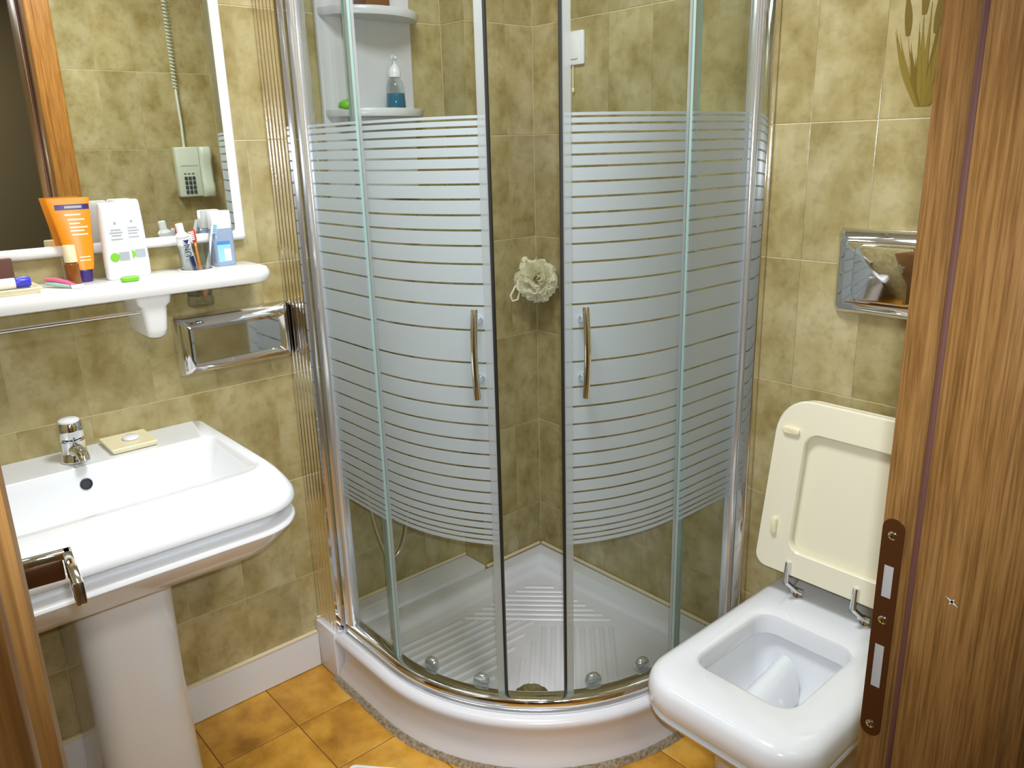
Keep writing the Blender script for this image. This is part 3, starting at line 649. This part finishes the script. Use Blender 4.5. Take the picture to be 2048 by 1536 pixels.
rel(pillow((XL, -1.093, 0.950), (0, 1, 0), (0, 0, 1), (1, 0, 0), 0.292, 0.150, 0.026, 0.046, 0.010, inner=0.012).build('cover', M['chrome'], ph, 40))

# ------------------------------------------------------------------ basin with pedestal
bs = thing('washbasin', 'white ceramic washbasin with grooved front edge on a pedestal', 'basin', (0.1, -1.37, 0))
def bsp(name, mb, m, smooth=40): return rel(mb.build(name, m, bs, smooth))
BY = -1.37; X0 = XL + 0.0008
def bring(x1, hw, rf, z, x0=X0, rb=0.02): return [(x, y, z) for x, y in rr(x0, x1, BY - hw, BY + hw, rb, rf, rf, rb, 8)]
rings = [bring(.17, .10, .05, .640, 0.0), bring(.30, .255, .07, .648), bring(.340, .282, .08, .656), bring(.372, .296, .09, .676), bring(.408, .312, .10, .708), bring(.432, .323, .105, .732), bring(.440, .327, .108, .742), bring(.439, .327, .108, .748), bring(.434, .324, .105, .752), bring(.406, .303, .09, .753), bring(.406, .303, .09, .778),
    bring(.436, .324, .105, .779), bring(.444, .328, .108, .785), bring(.445, .328, .108, .793), bring(.438, .325, .105, .804), bring(.418, .319, .10, .817), bring(.385, .314, .09, .827), bring(.345, .310, .08, .832), bring(.32, .307, .07, .833),
    bring(.302, .292, .045, .832, .022, .03), bring(.298, .288, .042, .828, .026, .03), bring(.285, .280, .05, .810, .030, .03), bring(.245, .262, .06, .765, .040, .04), bring(.215, .235, .06, .735, .055, .05), bring(.19, .18, .06, .715, .075, .05), bring(.155, .06, .03, .706, .095, .03)]
bsp('bowl', MB().loft(rings), M['ceramic'], 42)
def pring(x1, hw, r_, z, x0=X0): return [(x, y, z) for x, y in rr(x0, x1, -1.348 - hw, -1.348 + hw, .01, r_, r_, .01, 8)]
bsp('pedestal', MB().loft([pring(.165, .108, .06, 0.0), pring(.160, .104, .06, 0.05), pring(.150, .100, .06, 0.30), pring(.155, .102, .06, 0.55), pring(.17, .108, .06, 0.6395)]), M['ceramic'], 42)
bsp('overflow', MB().lathe([(0.0125, 0.0), (0.0125, 0.003), (0.010, 0.004), (0.009, 0.0015)], (0.0325, -1.363, 0.795), (1, 0, 0.25), 20), M['dark'], 40)
bsp('drain', MB().lathe([(0.022, 0.0), (0.022, 0.002), (0.016, 0.003), (0.014, -0.0005)], (0.125, -1.37, 0.7065), (0, 0, 1), 20), M['chrome'], 40)
# mixer tap
tp = thing('basin_tap', 'chrome basin tap with white topped knob', 'tap', (-0.03, -1.363, 0.8335))
tx, ty, tz = -0.028, -1.362, 0.8337
def tpp(name, mb, m, smooth=40): return rel(mb.build(name, m, tp, smooth))
tpp('body', MB().lathe([(0.029, 0), (0.029, 0.004), (0.026, 0.010), (0.024, 0.03), (0.025, 0.046), (0.020, 0.050)], (tx, ty, tz), n=28), M['chrome'])
tpp('spout', MB().tube([(tx + 0.010, ty, tz + 0.026), (tx + 0.045, ty + .002, tz + 0.030), (tx + 0.066, ty + .003, tz + 0.026), (tx + 0.070, ty + .003, tz + 0.016)], [0.016, 0.013, 0.012, 0.011], 14), M['chrome'])
tpp('knob', MB().lathe([(0.021, 0.0505), (0.026, 0.054), (0.0275, 0.066), (0.0265, 0.082), (0.0235, 0.088), (0.0215, 0.0890)], (tx, ty, tz), n=12), M['chrome'], 30)
tpp('knob_cap', MB().lathe([(0.0212, 0.0892), (0.0210, 0.092), (0.016, 0.0955), (0.0, 0.097)], (tx, ty, tz), n=24, cap1=False), M['white'])
# soap packet on the deck
sd = thing('soap_dish', 'cream rectangular soap dish on the back ledge of the basin, beside the tap', 'soap dish', (-0.05, -1.243, 0.8335))
rel(MB().loft([[(x, y, z) for x, y in rr(-0.098 + i, 0.008 - i, -1.296 + i, -1.196 - i, .004, .004, .004, .004, 4)] for i, z in ((0.006, 0.8336), (0.002, 0.837), (0.0, 0.8445), (0.001, 0.8460), (0.003, 0.8462), (0.006, 0.8457))]).build('dish', M['cream'], sd, 40))
so = MB().lathe([(0.016, 0), (0.0185, 0.002), (0.0185, 0.005), (0.015, 0.008), (0, 0.009)], (-0.045, -1.240, 0.8457), n=24, cap1=False).build('soap', M['soapw'], None, 50)
tag(so, 'small white round soap lying in the cream dish', 'soap')

# ------------------------------------------------------------------ mirror, shelf
mi = thing('mirror', 'large mirror in a rounded white frame above the shelf', 'mirror', (XL, -1.37, 1.27))
rel(MB().box(XL + 0.001, XL + 0.012, -1.86, -0.905, 1.285, 2.13).build('mirror_glass', M['mirror'], mi))
def fr_ring(dx, ins): return [(XL + dx, y, z) for y, z in rr(-1.875 + ins, -0.890 - ins, 1.266 + ins, 2.145 - ins, .006, .006, .006, .006, 3)]
rel(MB().loft([fr_ring(0.001, 0.0), fr_ring(0.016, 0.0), fr_ring(0.023, 0.004), fr_ring(0.025, 0.010), fr_ring(0.022, 0.018), fr_ring(0.0125, 0.0225), fr_ring(0.001, 0.0225)], closed=True).build('frame', M['whitep'], mi, 40))
sh = thing('bathroom_shelf', 'white rounded shelf on the left wall below the mirror, full of toiletries', 'shelf', (XL, -1.35, 1.18))
SZ = 1.212
def shl(ins, z): return [(x, y, z) for x, y in rr(X0 + (ins if ins < 0.004 else 0.004), 0.052 - ins, -1.868 + ins, -0.886 - ins, .004, .05, .05, .004, 8)]
shm = MB().loft([shl(0.012, SZ - 0.036), shl(0.004, SZ - 0.033), shl(0.0, SZ - 0.024), shl(0.0, SZ - 0.012), shl(0.004, SZ - 0.003), shl(0.012, SZ)])
sho = shm.build('shelf_board', M['whitep'], sh, 40); rel(sho)
CUPX, CUPY = -0.038, -1.040
cut = MB().lathe([(0.0335, -0.1), (0.0335, 0.1)], (CUPX, CUPY, SZ), n=32).build('cutter', M['whitep'])
bmod = sho.modifiers.new('hole', 'BOOLEAN'); bmod.operation = 'DIFFERENCE'; bmod.object = cut; bmod.solver = 'EXACT'
bpy.context.view_layer.update()
nm_ = bpy.data.meshes.new_from_object(sho.evaluated_get(bpy.context.evaluated_depsgraph_get())); sho.modifiers.clear(); sho.data = nm_; bpy.data.objects.remove(cut)
def brk(y0, y1, t): return None
bt = MB(); 
for_b = [(1.1760, 0.0, 0.038), (1.158, -0.001, 0.035), (1.150, -0.004, 0.027), (1.135, -0.006, 0.026), (1.100, -0.010, 0.023), (1.086, -0.014, 0.020), (1.080, -0.020, 0.015)]
for yb_ in (-1.163, -1.62):
    rings = [[(x, y, z) for x, y in rr(X0, 0.030 + dx, yb_ - hw, yb_ + hw, .004, .012, .012, .004, 4)] for z, dx, hw in for_b]
    rel(MB().loft(rings).build('bracket', M['whitep'], sh, 40))
rel(MB().tube([(0.008, -1.595, 1.142), (0.008, -1.187, 1.142)], 0.004, 10).build('towel_rod', M['chrome'], sh, 50))

# ---- toiletries
SX = SZ + 0.0004
def flat_bottle(name, label, cat, cx, cy, z, hw, hd, ht, m, rad, prof, group=None, lean=0.0):
    t = thing(name, label, cat, (cx, cy, z), group)
    return t
# orange squeeze tube standing on its cap
ot = thing('cream_tube', 'tall orange cosmetic tube with purple band standing on its purple cap', 'tube', (-0.06, -1.272, SX))
def otp(name, mb, m, smooth=40): return mb.build(name, m, ot, smooth)
otp('cap', MB().lathe([(0.0145, 0), (0.015, 0.003), (0.0165, 0.024), (0.015, 0.026)], n=24), M['purple'])
rings = []
for t in [i / 12 for i in range(13)]:
    z = 0.0262 + 0.150 * t; wy = 0.0205 + 0.0205 * t ** 0.8; dx = 0.0135 * (1 - t) ** 0.8 + 0.0015; c = -0.008 * t
    rings.append([(dx * math.copysign(abs(math.cos(a)) ** 0.9, math.cos(a)), c + wy * math.sin(a), z) for a in [2 * math.pi * k / 24 for k in range(24)]])
otp('tube', MB().loft(rings), M['orange'], 60)
def face_x(z): 
    t = (z - 0.0262) / 0.150; return 0.0135 * (1 - t) ** 0.8 + 0.0015
def label_strip(y0, y1, z0, z1, m, name, tilt_=0.0, up=0.0006):
    a = MB(); n = 6; pts = []
    for i in range(n + 1):
        y = y0 + (y1 - y0) * i / n
        for z in (z0, z1):
            t = (z - 0.0262) / 0.150; wy = 0.0205 + 0.0205 * t ** 0.8; c = -0.008 * t; s_ = max(-1, min(1, (y - c) / wy))
            pts.append((face_x(z) * abs(math.cos(math.asin(s_))) ** 0.9 + up, y, z))
    for i in range(n): a.add([pts[2 * i], pts[2 * i + 2], pts[2 * i + 3], pts[2 * i + 1]], [(0, 1, 2, 3)])
    return otp(name, a, m, 60)
label_strip(-0.034, 0.030, 0.152, 0.163, M['purple'], 'brand_band')
label_strip(-0.016, 0.016, 0.155, 0.160, M['greyp'], 'band_lettering', up=0.0011)
for z, a, b in ((0.140, -0.018, 0.012), (0.130, -0.014, 0.018), (0.122, -0.012, 0.008), (0.114, -0.012, 0.022), (0.107, -0.012, 0.014), (0.099, -0.010, 0.020)):
    label_strip(a, b, z, z + 0.0032, M['cream'], 'print_line')
for z in (0.052, 0.045): label_strip(-0.004, 0.017, z, z + 0.0025, M['cream'], 'print_line')
ot.rotation_euler = (0, 0, -0.2)
# amber dropper bottle in front of the tube
ab = thing('amber_bottle', 'small amber bottle with a cream cap in front of the orange tube', 'bottle', (-0.018, -1.303, SX))
MB().lathe([(0.0125, 0), (0.0135, 0.002), (0.0135, 0.044), (0.010, 0.048)], n=24).build('body', M['amber'], ab, 40)
MB().lathe([(0.0125, 0.0485), (0.0128, 0.050), (0.0122, 0.080), (0.0115, 0.083)], n=24).build('cap', M['cream'], ab, 40)
# two shampoo bottles
def shampoo(label, x, y, ht):
    t = thing('shampoo_bottle', label, 'bottle', (x, y, SX), 'white shampoo bottles on the shelf')
    rg_ = []
    for z, hw, hd_ in ((0, .027, .014), (0.004, .029, .0155), (0.03, .0295, .016), (ht * .7, .0275, .0155), (ht * .93, .0255, .0145), (ht * .985, .024, .013), (ht, .021, .011)):
        rg_.append([(xx, yy, z) for xx, yy in rr(-hd_, hd_, -hw, hw, hd_ * .75, hd_ * .75, hd_ * .75, hd_ * .75, 5)])
    MB().loft(rg_).build('body', M['white'], t, 40)
    for z, w_ in ((0.105, .010), (0.099, .013), (0.093, .010), (0.085, .012)): MB().box(0.0164, 0.0167, -w_, w_, z, z + 0.0022).build('print_line', M['greyp'], t)
    MB().box(0.0164, 0.0167, -.0025, .0025, 0.118, 0.1225).build('print_line', M['greyp'], t)
    MB().lathe([(0.0095, 0), (0.0095, 0.0004), (0.0, 0.0008)], (0.0166, -0.010, 0.048), (1, 0, 0), 18, True, False).build('apple_print', M['green'], t, 60)
    MB().box(0.0164, 0.0168, -0.001, 0.020, 0.040, 0.058).build('grey_panel', M['greyp'], t)
    return t
shampoo('left one of two white shampoo bottles with green apple print, standing in front', -0.040, -1.205, 0.163)
shampoo('right one of two white shampoo bottles with green apple print, set slightly behind', -0.072, -1.162, 0.166)
gb = MB().loft([[(x, y, z) for x, y in rr(-0.012 + i, 0.012 - i, -0.019 + i, 0.019 - i, .011 - i * .5, .011 - i * .5, .011 - i * .5, .011 - i * .5, 6)] for i, z in ((0.003, 0.0), (0.0, 0.003), (0.0, 0.008), (0.004, 0.011))]).build('green_lozenge', M['green'], None, 50, (0.022, -1.205, SX))
tag(gb, 'lime green oval soap lying in front of the shampoo bottles', 'soap')
# tumbler in the shelf hole
tu = thing('tooth_glass', 'clear tumbler hanging through the hole in the shelf, holding toothbrushes', 'glass', (CUPX, CUPY, 1.128))
def tun(z, r0, r1=None): return None
prof_o = [(0.0255, 0), (0.0295, 0.003), (0.0300, 0.018), (0.0275, 0.024), (0.0285, 0.05), (0.0320, 0.090), (0.0350, 0.142), (0.0345, 0.143), (0.0315, 0.090), (0.0268, 0.05), (0.0255, 0.026), (0.0, 0.022)]
MB().lathe(prof_o, n=28, cap1=False).build('tumbler', M['tumbler'], tu, 40)
MB().lathe([(0.0355, 0.0845), (0.0405, 0.0845), (0.0405, 0.0875), (0.0355, 0.0875)], n=28, cap0=False, cap1=False).build('collar', M['whitep'], tu, 40)
# toothpaste
tpz = 1.152; tpt = 1.190
tt = thing('toothpaste_tube', 'white toothpaste tube with blue letters, cap up, standing in the tumbler', 'toothpaste', (CUPX - 0.002, CUPY - 0.010, tpt)); tt.rotation_euler = (math.radians(7), 0, 0)
rings = []
for t in [i / 8 for i in range(9)]:
    z = 0.10 * t; rings.append([(0.002 + 0.011 * t) * math.cos(a) and ((0.002 + 0.011 * t) * math.cos(a), (0.0185 - 0.0045 * t) * math.sin(a), z) or ((0.0), (0.0185 - 0.0045 * t) * math.sin(a), z) for a in [2 * math.pi * k / 20 + 0.01 for k in range(20)]])
MB().loft(rings).build('tube', M['white'], tt, 60)
MB().lathe([(0.0145, 0.1002), (0.015, 0.104), (0.010, 0.110), (0.0085, 0.111), (0.0085, 0.130), (0.007, 0.131)], n=20).build('cap', M['white'], tt, 40)
def toothx(z): return 0.0024 + 0.011 * z / 0.10
text_obj('letters', 'UN', 0.020, M['navy'], (0.0135, 0.001, 0.070), (0, 0.05, 1), (0, -1, 0), tt)
MB().add([(0.0150, -0.006, 0.094), (0.0150, 0.008, 0.094), (0.0150, 0.002, 0.084)], [(0, 1, 2)]).build('arrow_print', M['navy'], tt)
MB().add([(0.0120, 0.000, 0.055), (0.0120, 0.010, 0.056), (0.0065, 0.013, 0.012), (0.0060, 0.006, 0.010)], [(0, 1, 2, 3)]).build('swoosh_print', M['navy'], tt)
def brush(label, base, top, mh, mb_, bristle_dir, neck=0.003):
    base, top = Vector(base), Vector(top); d = (top - base); L = d.length; t = thing('toothbrush', label, 'toothbrush', base, 'toothbrushes in the tumbler')
    u = d.normalized()
    MB().tube([Vector((0, 0, 0)), u * L * .12, u * L * .40, u * L * .55, u * L * .80], [.0045, .0058, .0055, .0032, .0026], 10).build('handle', mh, t, 60)
    b_ = Vector(bristle_dir); b_ = (b_ - u * b_.dot(u)).normalized(); s_ = u.cross(b_)
    hd = MB().loft([[u * (L * f_) + s_ * w_ * q + b_ * e_ for q, e_ in ((-1, -.0018), (1, -.0018), (1, .0018), (-1, .0018))] for f_, w_ in ((.80, .003), (.84, .0055), (.97, .0055), (1.0, .003))]); hd.build('head', mb_, t, 40)
    br = MB()
    for k in range(5):
        for q in (-1, 1):
            c = u * (L * (.85 + .027 * k)) + s_ * .0025 * q + b_ * .002
            br.loft([[c + u * a + s_ * e for a, e in ((-.0014, -.0014), (.0014, -.0014), (.0014, .0014), (-.0014, .0014))], [c + b_ * .009 + u * a + s_ * e for a, e in ((-.0014, -.0014), (.0014, -.0014), (.0014, .0014), (-.0014, .0014))]])
    br.build('bristles', M['white'] if mb_ is not M['white'] else M['lightblue'], t)
    return t
brush('orange handled toothbrush in the tumbler, with red and white striped head', (CUPX + 0.012, CUPY + 0.008, tpz), (CUPX - 0.004, CUPY + 0.004, 1.305), M['orangeb'], M['red'], (0.4, -1, 0))
brush('white toothbrush in the tumbler leaning right towards the blue mouthwash', (CUPX + 0.004, CUPY + 0.010, tpz), (CUPX - 0.01, CUPY + 0.055, 1.318), M['white'], M['white'], (0.2, 1, 0.2))
# mouthwash
mw = thing('mouthwash_bottle', 'blue mouthwash bottle with a large white cap at the right end of the shelf', 'bottle', (-0.066, -0.962, SX))
def flat_loft(rows, c): return MB().loft([[(x, y, z) for x, y in rr(-hd_, hd_, -hw, hw, c * hd_, c * hd_, c * hd_, c * hd_, 5)] for z, hw, hd_ in rows])
flat_loft([(0, .0235, .016), (0.003, .025, .0175), (0.080, .025, .0175), (0.086, .023, .016)], .5).build('body', M['mouthclear'], mw, 40)
flat_loft([(0.0865, .0235, .0165), (0.088, .0245, .0172), (0.126, .0235, .0165), (0.128, .022, .015)], .5).build('cap', M['white'], mw, 40)
MB().box(0.0176, 0.0179, -.019, .012, 0.010, 0.050).build('label', M['lightblue'], mw)
MB().box(0.0180, 0.0183, -.004, .012, 0.012, 0.040).build('white_panel', M['white'], mw)
MB().box(0.0176, 0.0179, -.019, .012, 0.0505, 0.058).build('blue_band', M['midblue'], mw)
# dish with tube and blue cap at the far left
cd_ = MB().loft([[(x, y, SX + z) for x, y in rr(-0.062 + i, 0.036 - i, -1.60 + i, -1.372 - i, .01, .01, .01, .01, 4)] for i, z in ((0.006, 0.0), (0.0, 0.010), (0.001, 0.012), (0.004, 0.0115), (0.008, 0.007))]).build('cream_dish', M['cream'], None, 40)
tag(cd_, 'flat cream dish on the shelf at the left edge, under the white tube', 'dish')
wt = thing('white_tube', 'white tube with blue cap lying in the cream dish', 'tube', (-0.012, -1.40, SX + 0.020))
rel(MB().tube([(-0.012, -1.53, SX + 0.0185), (-0.012, -1.47, SX + 0.0188), (-0.012, -1.412, SX + 0.0192)], [0.008, 0.0105, 0.0105], 16).build('tube', M['white'], wt, 60))
rel(MB().lathe([(0.0105, 0), (0.011, 0.002), (0.011, 0.024), (0.009, 0.027)], (-0.012, -1.4115, SX + 0.0194), (0, 1, 0), 18).build('cap', M['blue'], wt, 40))
mb2 = rbox('maroon_box', -0.100, -0.070, -1.50, -1.400, SX, SX + 0.062, 0.002, M['maroon'])
tag(mb2, 'dark brown cardboard box at the left end of the shelf, against the mirror frame', 'box')
rz = thing('razor', 'pink and mint disposable razor lying on the shelf left of the amber bottle', 'razor', (0.0, -1.325, SX))
rel(MB().tube([(-0.036, -1.352, SX + 0.016), (-0.016, -1.338, SX + 0.0155), (0.010, -1.322, SX + 0.010), (0.030, -1.312, SX + 0.0048)], [.0035, .005, .0052, .0035], 10).build('handle', M['pinkp'], rz, 60))
rel(MB().tube([(-0.036, -1.352, SX + 0.0082), (-0.010, -1.340, SX + 0.0062), (0.020, -1.322, SX + 0.0042)], [.0040, .0045, .003], 10).build('grip', M['mint'], rz, 60))
rel(MB().add(*chamfer_box(0.024, 0.036, -1.322, -1.298, SX, SX + 0.0075, 0.0015, 2)).build('head', M['white'], rz, 40))

# ------------------------------------------------------------------ wall telephone (seen in the mirror)
tel = thing('wall_telephone', 'pale green-grey wall telephone with dark keypad, seen in the mirror', 'telephone', (W, -0.41, 1.30))
rel(MB().add(*chamfer_box(W - 0.040, W - 0.0008, -0.470, -0.372, 1.30, 1.505, 0.006, 3)).build('body', M['phone'], tel, 40))
hs = MB().loft([[(x, y, z) for x, y in rr(W - 0.050 - b, W - 0.006, -0.3715, -0.320, .016, .004, .004, .016, 5)] for z, b in ((1.298, 0.0), (1.304, 0.006), (1.340, 0.010), (1.365, 0.0), (1.44, 0.0), (1.470, 0.010), (1.498, 0.006), (1.505, 0.0))])
rel(hs.build('handset', M['phone'], tel, 40))
for rI in range(4):
    for c in range(3):
        rel(rbox('key', W - 0.0435, W - 0.0402, -0.446 + c * 0.0165, -0.4335 + c * 0.0165, 1.313 + rI * 0.019, 1.3275 + rI * 0.019, 0.001, M['keys'], tel, 1))
for c in range(3): rel(rbox('key', W - 0.042, W - 0.0402, -0.446 + c * 0.0165, -0.436 + c * 0.0165, 1.394, 1.398, 0.0005, M['keys'], tel, 1))
rel(MB().box(W - 0.0415, W - 0.0402, -0.455, -0.385, 1.428, 1.431).build('groove', M['greyp'], tel))
cp = [(W - 0.02, -0.423, 1.505), (W - 0.020, -0.422, 1.60), (W - 0.020, -0.426, 1.735)]
rel(MB().tube(cp, 0.0055, 10).build('cord', M['phone'], tel, 60))
coil = [(W - 0.020 + 0.0075 * math.cos(a), -0.426 + 0.0075 * math.sin(a), 1.735 + 0.0135 * a / (2 * math.pi)) for a in [2 * math.pi * k / 10 for k in range(10 * 40)]]
rel(MB().tube(coil, 0.0028, 6).build('coiled_cord', M['phone'], tel, 60))

# ------------------------------------------------------------------ bathroom scale at the lower edge
sc = thing('bathroom_scale', 'white edged bathroom scale on the floor, cut by the lower picture edge', 'scale', (0.50, -1.08, 0))
sc_o = (0.3665, -0.9815); ang = math.radians(41)
def scp(u_, v_, z): return (sc_o[0] + u_ * math.cos(ang) + v_ * math.sin(ang), sc_o[1] + u_ * math.sin(ang) - v_ * math.cos(ang), z)
rel(MB().loft([[scp(a, b, z) for a, b in rr(i, .30 - i, i, .30 - i, .012, .012, .012, .012, 4)] for i, z in ((0.004, 0.001), (0.0, 0.006), (0.0, 0.045), (0.003, 0.050), (0.010, 0.050), (0.011, 0.046))]).build('base', M['white'], sc, 40))
rel(MB().loft([[scp(a, b, z) for a, b in rr(i, .30 - i, i, .30 - i, .008, .008, .008, .008, 4)] for i, z in ((0.0115, 0.0462), (0.0115, 0.0475))]).build('mat', M['scaletop'], sc, 40))
